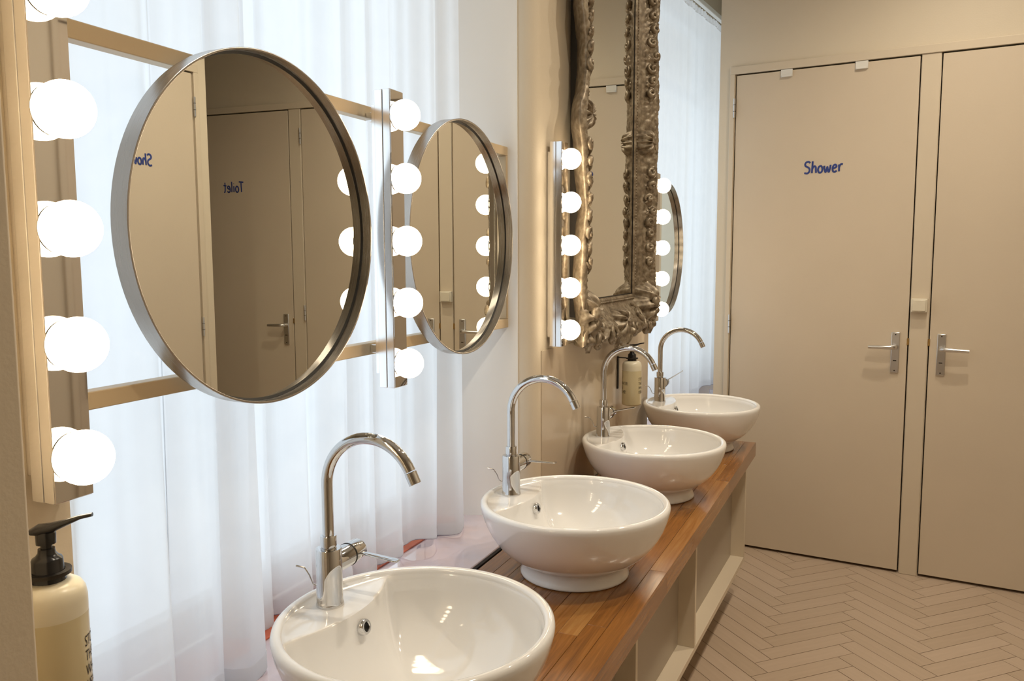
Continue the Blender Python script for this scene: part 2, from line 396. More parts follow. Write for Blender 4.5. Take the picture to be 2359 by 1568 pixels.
def lever_set(parent, ax, z, direction, y=-0.004):
    pl = MB().box(ax-0.0175, ax+0.0175, y-0.009, y, z-0.118, z+0.066).build('handle_plate', M['satin'], parent, bevel=0.003, label='brushed aluminium handle plate')
    for zz in (z+0.055, z-0.107): MB().lathe([(0.003,0),(0.003,0.0015)], 10, (ax, y-0.0105, zz), 'y').build('screw', M['bracket'], pl)
    MB().box(ax-0.007, ax+0.007, y-0.0115, y-0.0088, z-0.064, z-0.060).build('lock_indicator', M['bracket'], pl)
    d = direction
    MB().tube([(ax,y-0.008,z),(ax,y-0.03,z),(ax+0.006*d,y-0.042,z),(ax+0.02*d,y-0.046,z),(ax+0.06*d,y-0.046,z-0.001),(ax+0.108*d,y-0.044,z-0.002)],
              [0.010,0.010,0.010,0.0095,0.0085,0.0075], 14).build('lever', M['satin'], parent, smooth=50, label='brushed aluminium lever handle')
def hinge(parent, ax, z, y=-0.010):
    h = MB().lathe([(0.0055,-0.045),(0.0055,0.045)], 12, (ax, y, z)).build('hinge', M['satin'], parent, smooth=40)
    MB().lathe([(0.0062,-0.016),(0.0062,-0.014)], 12, (ax, y, z)).add(*[[],[]]).lathe([(0.0062,0.014),(0.0062,0.016)], 12, (ax, y, z)).build('knuckle', M['bracket'], h)
def door(name, a0, a1, hinge_right, label, mover, text=None, tx=0, tz=0, tw=0.16, lever=True, flip=False):
    o = struct(mover(MB().box(a0+0.005, a1-0.005, -0.004, 0.036, 0.012, ZD-0.004).build(name, M['door'], bevel=0.0015)), label)
    hx = a1+0.001 if hinge_right else a0-0.001
    for z in (2.159, 1.121, 0.25): hinge(o, hx, z, -0.012)
    hs = a0+0.053 if hinge_right else a1-0.053
    if lever: lever_set(o, hs, 1.045, 1 if hinge_right else -1)
    ex = a0+0.0005 if hinge_right else a1-0.0055
    MB().box(ex-0.002, ex+0.007, -0.006, 0.02, 1.055, 1.085).build('latch', M['brass'], o)
    if text: handwriting(text, tx, tz, tw, -0.005, M['ink'], o, rise=0.02)
    return o
door('door_1', -0.643, 0.158, False, 'flat cream door marked Shower beside the window', end_obj, 'Shower', -0.314, 1.832, 0.172)
door('door_2', 0.236, 1.330, True, 'flat cream door cut off by the picture edge', end_obj)
door('door_3', 1.412, 2.215, True, 'flat cream door marked Toilet seen in the round mirror', end_obj, 'Toilet', 1.745, 1.845, 0.15)

# right-hand wall with another shower door, seen in the mirrors
def right_obj(o): o.location = (0, -1.15, 0); o.rotation_euler = (0, 0, PI); return o     # local x = -X, local y = -Y
mb = MB(); d0, d1 = -2.965, -2.18
mb.box(-3.05, d0, 0, 0.12, 0, CEIL); mb.box(d1, 1.6, 0, 0.12, 0, CEIL); mb.box(d0, d1, 0, 0.12, ZD+0.004, CEIL); mb.box(d0, d1, 0.07, 0.12, 0, ZD+0.004)
mb.box(-3.05, -2.93, 0.12, 2.0, 0, CEIL)
wr = struct(right_obj(mb.build('wall_right', M['wall'])), 'cream side wall seen in the round mirror')
tr2 = struct(right_obj(MB().box(d0-0.03, d1+0.03, -P, 0, ZD+0.002, ZD+0.038).build('trim_2', M['trim'], bevel=0.002)), 'cream casing of the shower door in the side wall')
MB().box(d0-0.03, d0-0.002, -P, 0, 0, ZD+0.002).build('casing_post', M['trim'], tr2, bevel=0.002)
MB().box(d1+0.002, d1+0.03, -P, 0, 0, ZD+0.002).build('casing_post', M['trim'], tr2, bevel=0.002)
door('door_4', d0, d1, False, 'flat cream door in the side wall marked Shower', right_obj, 'Shower', -2.712, 1.86, 0.16)
# the hinges of door_4 sit on its far edge: its leaf is hung the other way round
struct(MB().box(2.9, 4.4, -3.2, -3.1, 0, CEIL).build('wall_far', M['wall']), 'cream wall at the end of the side passage')
struct(MB().box(5.30, 5.42, -0.4, 1.30, 0, CEIL).build('wall_niche', M['wall']), 'cream wall closing the window niche')

# floor with herringbone boards
fl = struct(MB().box(-1.6, 5.6, -3.2, 1.5, -0.1, -0.004).build('floor', M['groove']), 'pinkish tan floor of herringbone boards')
W_, L_ = 0.0735, 0.385; g = 0.0012
def board_mesh(nm):
    mb = MB().box(-L_/2+g, L_/2-g, -W_/2+g, W_/2-g, -0.004, 0.0)
    me = bpy.data.meshes.new(nm); me.from_pydata(mb.v, [], mb.f); me.update(); me.materials.append(M['floor']); return me
bme = board_mesh('floor_board')
c45 = math.sqrt(0.5); boards = []
for i in range(-90, 90):
    for j in range(-30, 30):
        ou, ov = i*W_ + j*(L_+W_), i*W_ + j*(W_-L_)
        for kind in (0, 1):
            if kind == 0: cu, cv = ou+L_/2, ov+W_/2
            else: cu, cv = ou+L_+W_/2, ov+W_-L_/2
            x, y = (cu+cv)*c45, (cv-cu)*c45
            x += 3.504; y += 0.285
            if -1.4 < x < 4.6 and -3.0 < y < 0.95: boards.append((x, y, kind))
def inroom(x, y):
    ex = 4.14536+0.104036*(y-0.6)
    return x < ex+0.35 and (y > -1.3 or x > 2.9)
boards = [b for b in boards if inroom(b[0], b[1])]
vis = lambda x, y: (x > 1.9 and y < 0.62)
near = sorted([b for b in boards if vis(b[0], b[1])], key=lambda b: math.hypot(b[0], b[1]))[:280]
ns = set(near); rest = [b for b in boards if b not in ns]
for k, (x, y, kd) in enumerate(near):
    o = bpy.data.objects.new('floor_board', bme); C.objects.link(o); o.parent = fl
    o.location = (x, y, random.uniform(-0.0004, 0)); o.rotation_euler = (0, 0, -PI/4 if kd == 0 else PI/4)
mb = MB()
for (x, y, kd) in rest:
    a = -PI/4 if kd == 0 else PI/4
    t = MB().box(-L_/2+g, L_/2-g, -W_/2+g, W_/2-g, -0.004, 0.0).xf(Matrix.Translation((x,y,0)) @ Matrix.Rotation(a,4,'Z'))
    mb.add(t.v, t.f)
mb.build('floor_boards_beyond', M['floor'], fl, kind='stuff')

# ------------------------------------------------------------------ windows, sills, curtains
def window(name, x0, x1, y, z0, z1, cols, rotz, org, label):
    f = 0.035
    mb = MB(); mb.box(x0, x1, y, y+0.07, z0, z0+f); mb.box(x0, x1, y, y+0.07, z1-f, z1)
    mb.box(x0, x0+f, y, y+0.07, z0+f, z1-f); mb.box(x1-f, x1, y, y+0.07, z0+f, z1-f)
    o = struct(mb.build(name, M['wframe'], bevel=0.003), label); o.location = org; o.rotation_euler = (0,0,rotz)
    zt = z0+(z1-z0)*0.80
    MB().box(x0+f, x1-f, y+0.005, y+0.065, zt, zt+0.04).build('transom', M['wframe'], o, bevel=0.003)
    cw = (x1-x0-2*f)/cols
    for k in range(cols):
        a, b = x0+f+k*cw, x0+f+(k+1)*cw
        if k: MB().box(a-0.022, a+0.022, y+0.004, y+0.066, z0+f, z1-f).build('mullion', M['wframe'], o, bevel=0.003)
        MB().box(a, b, y+0.03, y+0.036, z0+f, zt).build('pane', M['glass'], o)
        MB().box(a, b, y+0.03, y+0.036, zt+0.04, z1-f).build('pane', M['glass'], o)
        sa = MB(); q = 0.028; s0, s1 = a+0.004, b-0.004
        sa.box(s0, s1, y-0.01, y+0.03, z0+f, z0+f+q+0.015); sa.box(s0, s1, y-0.01, y+0.03, zt-q, zt)
        sa.box(s0, s0+q, y-0.01, y+0.03, z0+f+q, zt-q); sa.box(s1-q, s1, y-0.01, y+0.03, z0+f+q, zt-q)
        sa.build('sash', M['wframe'], o, bevel=0.003)
    return o
window('window_1', 0.655, PX0-0.105, 1.20, 0.70, 2.86, 1, 0, (0,0,0), 'white framed window behind the sheer curtains by the basins')
w2a = math.atan2(-0.17, 1.88)
window('window_2', 0.0, 1.88, 0.30, 0.70, 2.80, 1, w2a, (PX1, 0.875, 0), 'white framed window behind the far sheer curtain')
s1 = struct(MB().prism([(0.655,0.886),(PX0,0.880),(PX0,1.21),(0.655,1.21)], 0.655, Z_CT+0.004).build('window_sill_1', M['sill'], bevel=0.003), 'glossy pale mauve sill under the sheer curtains')
MB().box(0.66, PX0-0.11, 1.088, 1.196, Z_CT+0.0035, Z_CT+0.0085).build('sill_back_strip', M['terracotta'], s1, bevel=0.004)
struct(MB().prism([(PX1,0.862),(5.30,0.692),(5.30,1.02),(PX1,1.19)], 0.655, Z_CT+0.004).build('window_sill_2', M['sill'], bevel=0.003), 'glossy pale mauve sill under the far sheer curtain')

def curtain(name, label, p0, p1, z0, z1, folds, amp, seed, hemwave=0.012, flare=0.0, group='sheer curtains'):
    rnd = random.Random(seed)
    L = math.hypot(p1[0]-p0[0], p1[1]-p0[1]); ang = math.atan2(p1[1]-p0[1], p1[0]-p0[0])
    t = thing(name, label, 'curtain', (p0[0], p0[1], 0), ang, group)
    nx, nz = max(90, folds*16), 36
    ph = [rnd.uniform(0, 6.28) for _ in range(6)]
    am = [rnd.uniform(0.55, 1.25) for _ in range(folds+2)]
    def fold(u, v):
        s = u*folds + 0.22*math.sin(u*7+ph[0]) + 0.12*math.sin(u*17+ph[1])
        k = int(max(0, min(folds, math.floor(s)))); A = am[k]*(1-(s-k)) + am[min(k+1, folds+1)]*(s-k)
        w = math.sin(2*PI*s)
        sway = 0.18*math.sin(5*v+ph[2]+u*3)
        y = amp*A*w*(0.42+1.5*(1-v)**3) + amp*0.35*math.sin(2*PI*2.3*s+ph[3]+sway)*(1-0.5*v)
        x = u*L + 0.016*math.sin(2*PI*s*1.0+1.2)*(1-v*0.5) + flare*(1-v)*(u-0.5)
        return x, y
    def pt(u, v):
        x, y = fold(u, v)
        zb = z0 + hemwave*(math.sin(u*folds*2.1+ph[4])+0.6*math.sin(u*folds*5.3+ph[5]))
        return (x, y, zb + (z1-zb)*v)
    MB().grid(pt, nx, nz).build('cloth', M['sheer'], t, smooth=180)
    def hp(u, v):
        x, y, z = pt(u, 0); return (x, y-0.0012, z + v*0.034)
    MB().grid(hp, nx, 3).build('hem', M['hem'], t, smooth=180)
    MB().tube([pt(k/(nx-1), 0) for k in range(nx)], 0.0011, 5).build('hem_stitching', M['hem_thread'], t, smooth=80)
    def gp(u, v):
        x, y = fold(u, 1); return (x, y + 0.010*math.sin(u*folds*2*PI*5), z1 - 0.001 + v*0.03)
    MB().grid(gp, nx*2, 4).build('heading_tape', M['hem'], t, smooth=180)
    return t
curtain('sheer_curtain', 'white sheer curtain panel hanging beside the nearest bulb lamp', (0.665,1.035), (1.19,1.03), Z_CT+0.012, 2.80, 4, 0.017, 3)
curtain('sheer_curtain', 'white sheer curtain panel behind the small round mirror and second basin', (1.16,1.150), (2.02,1.045), Z_CT+0.016, 2.80, 7, 0.017, 11)
curtain('sheer_curtain', 'white sheer curtain at the far window beside the shower door', (PX1+0.02,1.0), (5.26,0.782), Z_CT+0.02, 2.70, 11, 0.010, 5)
for nm, a, b, z, lb in (('curtain_rail',(0.66,1.06),(2.145,1.06),2.845,'white rail above the near sheer curtains'),('curtain_rail',(PX1,1.0),(5.29,0.78),2.765,'white rail above the far sheer curtain')):
    t = thing(nm, lb, 'curtain rail', (a[0],a[1],z), math.atan2(b[1]-a[1], b[0]-a[0]))
    L = math.hypot(b[0]-a[0], b[1]-a[1])
    MB().box(0, L, -0.012, 0.012, -0.012, 0.012).build('track', M['rod'], t, bevel=0.003)
    for k in range(3): MB().box(0.1+k*(L-0.2)/2-0.01, 0.1+k*(L-0.2)/2+0.01, -0.01, 0.01, 0.012, 0.04).build('bracket', M['rod'], t)

# ------------------------------------------------------------------ worktop and cabinet
CX0, CX1 = 0.455, 3.47
def cfront(x): return 0.449 - 0.0104*(x-0.455)
ct = thing('countertop', 'long oiled oak worktop of joined staves carrying the basins', 'countertop', (0,0,0))
rows = 10
rw = random.Random(21)
for r in range(rows):
    x = CX0 - rw.uniform(0, 0.4)
    while x < CX1:
        ln = rw.uniform(0.45, 1.0); a, b = max(x, CX0), min(x+ln, CX1)
        if CX1-b < 0.12: b = CX1
        if b-a > 0.02:
            def yy(xx, f): 
                y0 = cfront(xx); y1 = min(0.868, wface(xx)-0.004)
                return y0 + (y1-y0)*f
            f0, f1 = r/rows, (r+1)/rows; h = 0.0003
            dz = rw.uniform(-0.0002, 0.0)
            o = MB().prism([(a+h-(a+b)/2, yy(a,f0)+h), (b-h-(a+b)/2, yy(b,f0)+h), (b-h-(a+b)/2, yy(b,f1)-h), (a+h-(a+b)/2, yy(a,f1)-h)], Z_CT-0.056, Z_CT+dz).build('oak_stave', M['wood'], ct, bevel=0.0006, seg=1)
            o.location = ((a+b)/2, 0, 0)
        x += ln
        if b >= CX1: break
MB().prism([(0.66,0.872),(PX0,0.872),(PX0,0.885),(0.66,0.885)], Z_CT-0.05, Z_CT+0.001).build('back_seam', M['gap'], ct)

cab = thing('vanity_cabinet', 'long cream open-fronted cabinet under the oak worktop', 'cabinet', (3.5, 0.456, 0), math.radians(-1.95))
# local x runs back towards the camera as negative
CL = -3.0; zt, zb = Z_CT-0.058, 0.165
dep = 0.30
divs = [0.0, -0.90, -1.55, -2.25, CL]
MB().box(CL, 0, 0, dep, zb, zb+0.02).build('bottom_board', M['cab'], cab, bevel=0.001)
MB().box(CL, 0, 0.015, dep, zt-0.02, zt).build('top_board', M['cab'], cab, bevel=0.001)
for d in divs: MB().box(d-0.018, d, 0, dep, zb+0.02, zt-0.02).build('side_panel' if d in (0.0, CL) else 'divider', M['cab'], cab, bevel=0.001)
for a, b in zip(divs[1:], divs[:-1]): MB().box(a, b-0.018, 0.055, 0.065, zb+0.02, zt-0.02).build('back_panel', M['cab_in'], cab)
MB().box(CL+0.05, -0.06, 0.14, dep-0.02, 0.0, zb).build('plinth', M['cab_in'], cab)

# ------------------------------------------------------------------ basins
RB, HB = 0.23, 0.182
def make_basin(label):
    t = thing('round_basin', label, 'basin', (0,0,0), 0, 'round vessel basins on the worktop')
    n = 96
    prof = [(0.05,0.0),(0.128,0.0),(0.1325,0.003),(0.1325,0.007),(0.129,0.012),(0.1265,0.024),(0.1265,0.032),(0.130,0.037),(0.146,0.0445),(0.163,0.0555),(0.180,0.070),
            (0.196,0.0885),(0.2085,0.108),(0.2185,0.129),(0.2255,0.150),(0.229,0.1645),(0.230,0.1725),(0.2285,0.1785),(0.2245,0.1815),(0.2195,0.182),(0.2150,0.1805),(0.2125,0.1775)]
    mb = MB(); mb.lathe(prof, n, cap0=True, cap1=False)
    r0 = 0.2115; a_ = 0.276; cy = 0.108+a_
    def rho(th):
        dx, dy = math.cos(th), math.sin(th)
        b = dy*cy; disc = b*b - (cy*cy-a_*a_)
        rl = 9.0
        if disc > 0 and dy > 0: rl = b-math.sqrt(disc)
        k = 0.030; h = max(k-abs(r0-rl), 0)/k
        return min(r0, rl) - h*h*k*0.25
    ring = []
    zt_ = 0.1745
    # ledge deck: from the rim circle in to the opening curve, then over a soft lip and down the bowl
    def P(th, s, z): r = rho(th)*s; return (r*math.cos(th), r*math.sin(th), z)
    ths = [2*PI*k/n for k in range(n)]
    base = (len(prof)-1)*n
    loops = []
    lz = [(1.0, 0.1745, 'deck')]
    L0 = [( (r0)*math.cos(t), (r0)*math.sin(t), 0.1750) for t in ths]
    loops.append(L0)
    led = [max(0.0, min(1.0, (r0-rho(t)-0.004)/0.012)) for t in ths]
    led = [a*a*(3-2*a) for a in led]
    def mixz(i, zs, zd): return zs*(1-led[i]) + zd*led[i]
    for k, zs in ((0.5, 0.1738), (0.88, 0.1726)):
        loops.append([tuple(L0[i][d]*(1-k)+P(ths[i], 1.0, 0)[d]*k for d in (0,1)) + (mixz(i, zs, 0.1744),) for i in range(n)])
    loops.append([P(ths[i], 0.998, mixz(i, 0.1712, 0.1738)) for i in range(n)])
    loops.append([P(ths[i], 0.990, mixz(i, 0.1690, 0.1710)) for i in range(n)])
    for q in range(1, 21):
        a = (1-q/21.0)*PI/2
        f = math.sin(a)**0.85*0.986; z = 0.169 - 0.139*math.cos(a)
        sh = 1-f
        loops.append([(rho(t)*f*math.cos(t), rho(t)*f*math.sin(t) - 0.012*sh, z) for t in ths])
    o = len(mb.v); vs = []; fs = []
    for lp in loops: vs += lp
    mb.v += vs
    prev = base
    for li in range(len(loops)):
        st = o+li*n
        for k in range(n): mb.f.append((prev+k, prev+(k+1)%n, st+(k+1)%n, st+k))
        prev = st
    mb.f.append(tuple(range(prev, prev+n)))
    mb.build('bowl', M['ceramic'], t, smooth=70)
    # overflow hole on the wall below the ledge
    tilt = Matrix.Translation((0, 0.1015, 0.146)) @ Matrix.Rotation(math.radians(-14), 4, 'X')
    rg = MB(); rg.lathe([(0.0075,-0.006),(0.0085,-0.0075),(0.0118,-0.0072),(0.0135,-0.005),(0.0138,0.004),(0.0075,0.004),(0.0075,-0.006)], 28, axis='y', cap0=False, cap1=False)
    rg.xf(tilt); ring_o = rg.build('overflow_ring', M['chrome'], t, smooth=40)
    MB().lathe([(0.0078,-0.001),(0.0078,0.002)], 24, axis='y').xf(tilt).build('overflow_hole', M['dark_hole'], ring_o)
    dr = MB().lathe([(0.031,0.0300),(0.031,0.0345),(0.026,0.0365),(0.010,0.0375)], 36, (0,-0.012,0)).build('drain', M['chrome'], t, smooth=40)
    return t
BP = [(1.124,0.667),(1.849,0.644),(2.578,0.631),(3.300,0.615)]
BL = ['nearest white round basin, partly cut by the bottom edge', 'white round basin second from the camera, below the small round mirror',
      'white round basin third from the camera, below the ornate mirror', 'farthest white round basin at the end of the oak worktop']
b0 = make_basin(BL[0])
basins = [b0] + [copy_tree(b0) for _ in range(3)]
for b, (x, y), lb in zip(basins, BP, BL): b.location = (x, y, Z_CT); b['label'] = lb

# ------------------------------------------------------------------ faucets
def make_faucet(lever_deg, label):
    t = thing('basin_faucet', label, 'faucet', (0,0,0), 0, 'high-arched basin faucets')
    MB().lathe([(0.0238,0),(0.0242,0.002),(0.0238,0.005),(0.0228,0.008),(0.0222,0.05),(0.0222,0.0985),(0.0212,0.1005),(0.0150,0.1010)], 40).build('body', M['chrome'], t, smooth=40)
    MB().lathe([(0.0138,0.1012),(0.0138,0.1025),(0.0124,0.1030),(0.0124,0.1045),(0.0140,0.105),(0.0140,0.1215),(0.0132,0.1230),(0.0100,0.1232)], 32).build('collar', M['chrome'], t, smooth=40)
    R, z0 = 0.0860, 0.2125
    pts = [(0,0,0.118),(0,0,0.15),(0,0,0.18),(0,0,z0)]
    for k in range(1, 25):
        a = math.radians(154)*k/24; pts.append((0, -R+R*math.cos(a), z0+R*math.sin(a)))
    MB().tube(pts, 0.0098, 24).build('spout', M['chrome'], t, smooth=50)
    a = math.radians(154); e1 = Vector((0,-R+R*math.cos(a), z0+R*math.sin(a))); tg = Vector((0,-math.sin(a), math.cos(a)))
    ae = MB().tube([e1+tg*0.001, e1+tg*0.0015, e1+tg*0.021, e1+tg*0.0215], [0.0094,0.0103,0.0103,0.0096], 24).build('aerator', M['chrome'], t, smooth=40)
    # cartridge barrel on the far side of the body, lever rising from its end
    MB().lathe([(0.0185,0.012),(0.0195,0.019),(0.0200,0.054)], 36, (0,0,0.070), 'x').build('barrel', M['chrome'], t, smooth=40)
    MB().lathe([(0.0207,0.054),(0.0207,0.0565)], 36, (0,0,0.070), 'x').build('sealing_ring', M['rubber'], t, smooth=40)
    cap = MB().lathe([(0.0200,0.0565),(0.0195,0.086),(0.0180,0.0885),(0.0100,0.0895)], 36, (0,0,0.070), 'x').build('lever_cap', M['chrome'], t, smooth=40)
    lv = MB()
    def lf(u, v):
        a = 2*PI*u; L = 0.012+0.080*v
        wdt = 0.0055 + 0.0035*v; th = 0.0032 - 0.0012*v
        if v > 0.96: wdt *= 0.8
        return (0.074+wdt*math.cos(a), -L, th*math.sin(a))
    lv.grid(lf, 16, 14, True); m = len(lv.v); lv.f += [tuple(range(16)), tuple(range(m-16, m))]
    lv.xf(Matrix.Translation((0,0,0.070)) @ Matrix.Rotation(math.radians(-lever_deg), 4, 'X'))
    lv.build('lever', M['chrome'], t, smooth=50)
    MB().tube([(-0.004,0.019,0.030),(-0.006,0.030,0.034),(-0.008,0.036,0.050),(-0.010,0.044,0.062),(-0.012,0.060,0.064)], [0.0014,0.0014,0.0014,0.0014,0.0020], 8).build('drain_lever', M['chrome'], t, smooth=60)
    return t
for (x, y), dg, lb in zip(BP, (-3, 2, 14, 34), ('high-arched chrome faucet on the nearest basin', 'high-arched chrome faucet on the basin second from the camera',
        'high-arched chrome faucet in front of the wall soap bottle', 'high-arched chrome faucet on the farthest basin')):
    f = make_faucet(dg, lb); f.location = (x, y+0.169, Z_CT+0.1742)

# ------------------------------------------------------------------ rail frame in front of the window
FY = 0.965; fz0, fz1 = 1.2502, 1.7640; q = 0.025
rf = thing('mirror_rail_frame', 'cream rectangular rail frame carrying the round mirrors across the window', 'rail', (0,0,0))
for nm, bx in (('top_rail',(0.656,PX0-0.001,FY,FY+q,fz1-q,fz1)),('bottom_rail',(0.656,PX0-0.001,FY,FY+q,fz0,fz0+q)),
               ('end_post',(0.656,0.656+q,FY,FY+q,fz0+q,fz1-q)),('end_post',(PX0-q,PX0-0.001,FY,FY+q,fz0+q,fz1-q))):
    MB().box(*bx).build(nm, M['rail'], rf, bevel=0.0015)

# ------------------------------------------------------------------ bulb lamps
def make_lamp():
    t = thing('bulb_lamp', '', 'wall lamp', (0,0,0), 0, 'five-bulb vanity lamps')
    # local: x along the wall, y into the wall (0 = front face), z from lamp centre
    D = 0.047
    MB().box(-0.0215, 0.0215, 0.036, D, -0.272, 0.272).build('base_plate', M['alu'], t, bevel=0.001)
    MB().box(-0.0240, 0.0240, 0.0195, 0.038, -0.300, 0.300).build('back_housing', M['alu'], t, bevel=0.0012)
    MB().box(-0.0240, 0.0240, 0.0015, 0.0187, -0.300, 0.300).build('front_housing', M['alu'], t, bevel=0.0012)
    MB().box(-0.0236, 0.0236, 0.0, 0.0015, -0.2985, 0.2985).build('face_plate', M['chrome_face'], t, label='mirror-bright chrome face')
    for i in range(5):
        z = 0.25-0.125*i
        b = MB(); R = 0.0305
        pr = []
        for k in range(0, 25):
            a = PI*k/24; r, h = R*math.sin(a), -0.019-R*math.cos(a)
            if h > -0.0005: break
            pr.append((max(r, 0.0004), h))
        b.lathe(pr, 32, (0,0,z), 'y').build('bulb', M['bulb'], t, smooth=80, label='round opal bulb, lit')
        MB().lathe([(0.0250,-0.0012),(0.0268,-0.0012),(0.0268,0.0005),(0.0250,0.0005)], 28, (0,0,z), 'y', cap0=False, cap1=False).build('socket_ring', M['chrome'], t, smooth=30)
    MB().box(-0.004, 0.004, 0.0375, 0.0378, 0.290, 0.2985).build('fixing_screw', M['bracket'], t)
    return t
lamp0 = make_lamp()
LP = [(0.626,0.789,0.850,0.0),(1.455,0.869,None,0.0),(2.304,0.818,None,-1.63),(3.334,0.790,None,-1.63)]
LL = ['five-bulb chrome lamp strip nearest the camera, cut by the top edge', 'five-bulb chrome lamp strip between the two round mirrors over the basins',
      'five-bulb chrome lamp strip to the left of the ornate mirror', 'five-bulb chrome lamp strip partly hidden behind the ornate mirror']
for i, ((x, y, _, a), lb) in enumerate(zip(LP, LL)):
    o = lamp0 if i == 0 else copy_tree(lamp0)
    yf = y+0.019
    if i == 0: yf = 0.855-0.047
    if i == 1:
        yf = 0.888; MB().box(0.004, 0.016, 0.047, FY-yf, 0.245, 0.262).build('stand_off', M['alu'], o, bevel=0.001); MB().box(0.004, 0.016, 0.047, FY-yf, -0.232, -0.215).build('stand_off', M['alu'], o, bevel=0.001)
    if i >= 2: yf = wface(x)-0.047
    o.location = (x, yf, 1.487); o.rotation_euler = (0,0,math.radians(a)); o['label'] = lb

# ------------------------------------------------------------------ round mirrors
def make_round_mirror():
    t = thing('round_mirror', '', 'mirror', (0,0,0), 0, 'round steel-rimmed mirrors')
    R, D, th, rec = 0.289, 0.032, 0.0035, 0.021      # y=0 front edge, glass recessed
    MB().lathe([(R,0.0005),(R,D),(R-th,D),(R-th,0.0005),(R-th+0.0008,0),(R-0.0008,0),(R,0.0005)], 128, axis='y', cap0=False, cap1=False).build('rim', M['brushed'], t, smooth=40)
    MB().lathe([(R-th-0.0015,rec),(R-th-0.0015,rec+0.004)], 128, axis='y').build('glass', M['mirror'], t, smooth=30)
    MB().lathe([(R-th-0.0002,rec-0.0022),(R-th-0.0045,rec-0.0004),(R-th-0.0045,rec+0.001),(R-th-0.0002,rec+0.001),(R-th-0.0002,rec-0.0022)], 128, axis='y', cap0=False, cap1=False).build('gasket', M['rubber'], t, smooth=40)
    MB().lathe([(R-th-0.002,D-0.006),(R-th-0.002,D-0.002)], 96, axis='y').build('back_plate', M['alu'], t, smooth=30)
    return t
m0 = make_round_mirror()
MP = [(1.107,0.919,1.5005,-0.95,FY,'large round steel-rimmed mirror nearest the camera'),(1.849,0.929,1.5005,0.8,FY,'round steel-rimmed mirror behind the second bulb lamp'),
      (3.668,0.842,1.487,-1.0,None,'round steel-rimmed mirror mostly hidden behind the ornate mirror')]
for i, (x, y, z, a, back, lb) in enumerate(MP):
    o = m0 if i == 0 else copy_tree(m0)
    o.location = (x, y, z); o.rotation_euler = (0,0,math.radians(a)); o['label'] = lb
for i, (x, y, z, a, back, lb) in enumerate(MP):
    pass
def mount(par, boxes):
    for b in boxes: MB().box(*b).build('wall_mount', M['alu'], par, bevel=0.001)
allm = [o for o in C.objects if o.name.startswith('round_mirror')]
for o, (x, y, z, a, back, lb) in zip(allm, MP):
    if back: mount(o, [(-0.12,-0.09,0.030,back-y-0.0025,0.20,0.252),(0.09,0.12,0.030,back-y-0.0025,0.20,0.252),(-0.02,0.02,0.030,back-y-0.0025,-0.2495,-0.205)])
    else: mount(o, [(-0.2965,0.10,0.0305,0.040,-0.02,0.02)])

# ------------------------------------------------------------------ ornate mirror
OX = 2.795
om = thing('ornate_mirror', 'tall mirror in a carved antique silver-gilt frame with scrolls and shells', 'mirror', (OX, wface(OX), 0), math.radians(-0.95))
# local: x along wall, y negative = into the room, z up (world height)
HI, MW = 0.287, 0.128; ZI0, ZI1 = 1.312, 2.46
prof = [(0.0,0.020),(0.03,0.027),(0.07,0.029),(0.11,0.027),(0.15,0.024),(0.20,0.026),(0.30,0.034),(0.42,0.046),(0.54,0.057),(0.66,0.067),(0.78,0.076),(0.88,0.081),(0.95,0.080),(1.0,0.072)]
def hprof(t):
    for (a, ha), (b, hb) in zip(prof[:-1], prof[1:]):
        if t <= b: k = (t-a)/(b-a); k = k*k*(3-2*k); return ha+(hb-ha)*k
    return prof[-1][1]
def hbase(x, z):                                    # height of the plain moulding at a point of the frame
    t = max((abs(x)-HI)/MW, (ZI0-z)/0.135, (z-ZI1)/0.16)
    return hprof(max(0.0, min(1.0, t)))
def relief(x, z, t):
    if t < 0.36: return 0
    env = math.sin(min(1, (t-0.36)/0.64)*PI)**0.6
    v = Vector((x*58, z*58, 3.1)); n1 = noise.noise(v); n2 = noise.noise(v*2.3+Vector((5,1,2)))
    n3 = noise.noise(v*0.55+Vector((9,4,0)))
    return env*(0.009*(0.45-abs(n1)*1.7) + 0.005*(0.4-abs(n2)*1.3) + 0.003*n3)
def side(name, A_in, B_in, A_out, B_out, outv, length, seed):
    mb = MB(); ns, ntt = int(length*190), 41
    def wave(s):
        l = s*length
        w = 0.016*math.sin(2*PI*l/0.42+seed) + 0.004*math.sin(2*PI*l/0.17+seed*2.3) + 0.0015*math.sin(2*PI*l/0.071+seed)
        mid = math.exp(-((s-0.5)*length/0.075)**2)*0.026
        return (w + mid)*min(1, s*length/0.06, (1-s)*length/0.06)
    def f(u, v):
        s = u
        if v <= 0.75: t = v/0.75; out = 0
        else: t = 1.0; out = (v-0.75)/0.25
        ax = A_in[0]+(A_out[0]-A_in[0])*t; az = A_in[1]+(A_out[1]-A_in[1])*t
        bx = B_in[0]+(B_out[0]-B_in[0])*t; bz = B_in[1]+(B_out[1]-B_in[1])*t
        x, z = ax+(bx-ax)*s, az+(bz-az)*s
        k = wave(s)*t**2.2
        x += outv[0]*k; z += outv[1]*k
        h = hprof(t) + relief(x, z, t)
        if out > 0:
            h = h*(1-out) + 0.016*out; x -= outv[0]*0.075*out**1.5; z -= outv[1]*0.075*out**1.5
        return (x, -h, z)
    mb.grid(f, ns, ntt)
    return mb.build(name, M['antique'], om, smooth=75)
OI, OO = HI, HI+MW; ZO0, ZO1 = ZI0-0.135, ZI1+0.16
side('frame_moulding', (OI,ZI0),(OI,ZI1),(OO,ZO0),(OO,ZO1),(1,0),ZO1-ZO0, 0.6)
side('frame_moulding', (-OI,ZI1),(-OI,ZI0),(-OO,ZO1),(-OO,ZO0),(-1,0),ZO1-ZO0, 2.1)
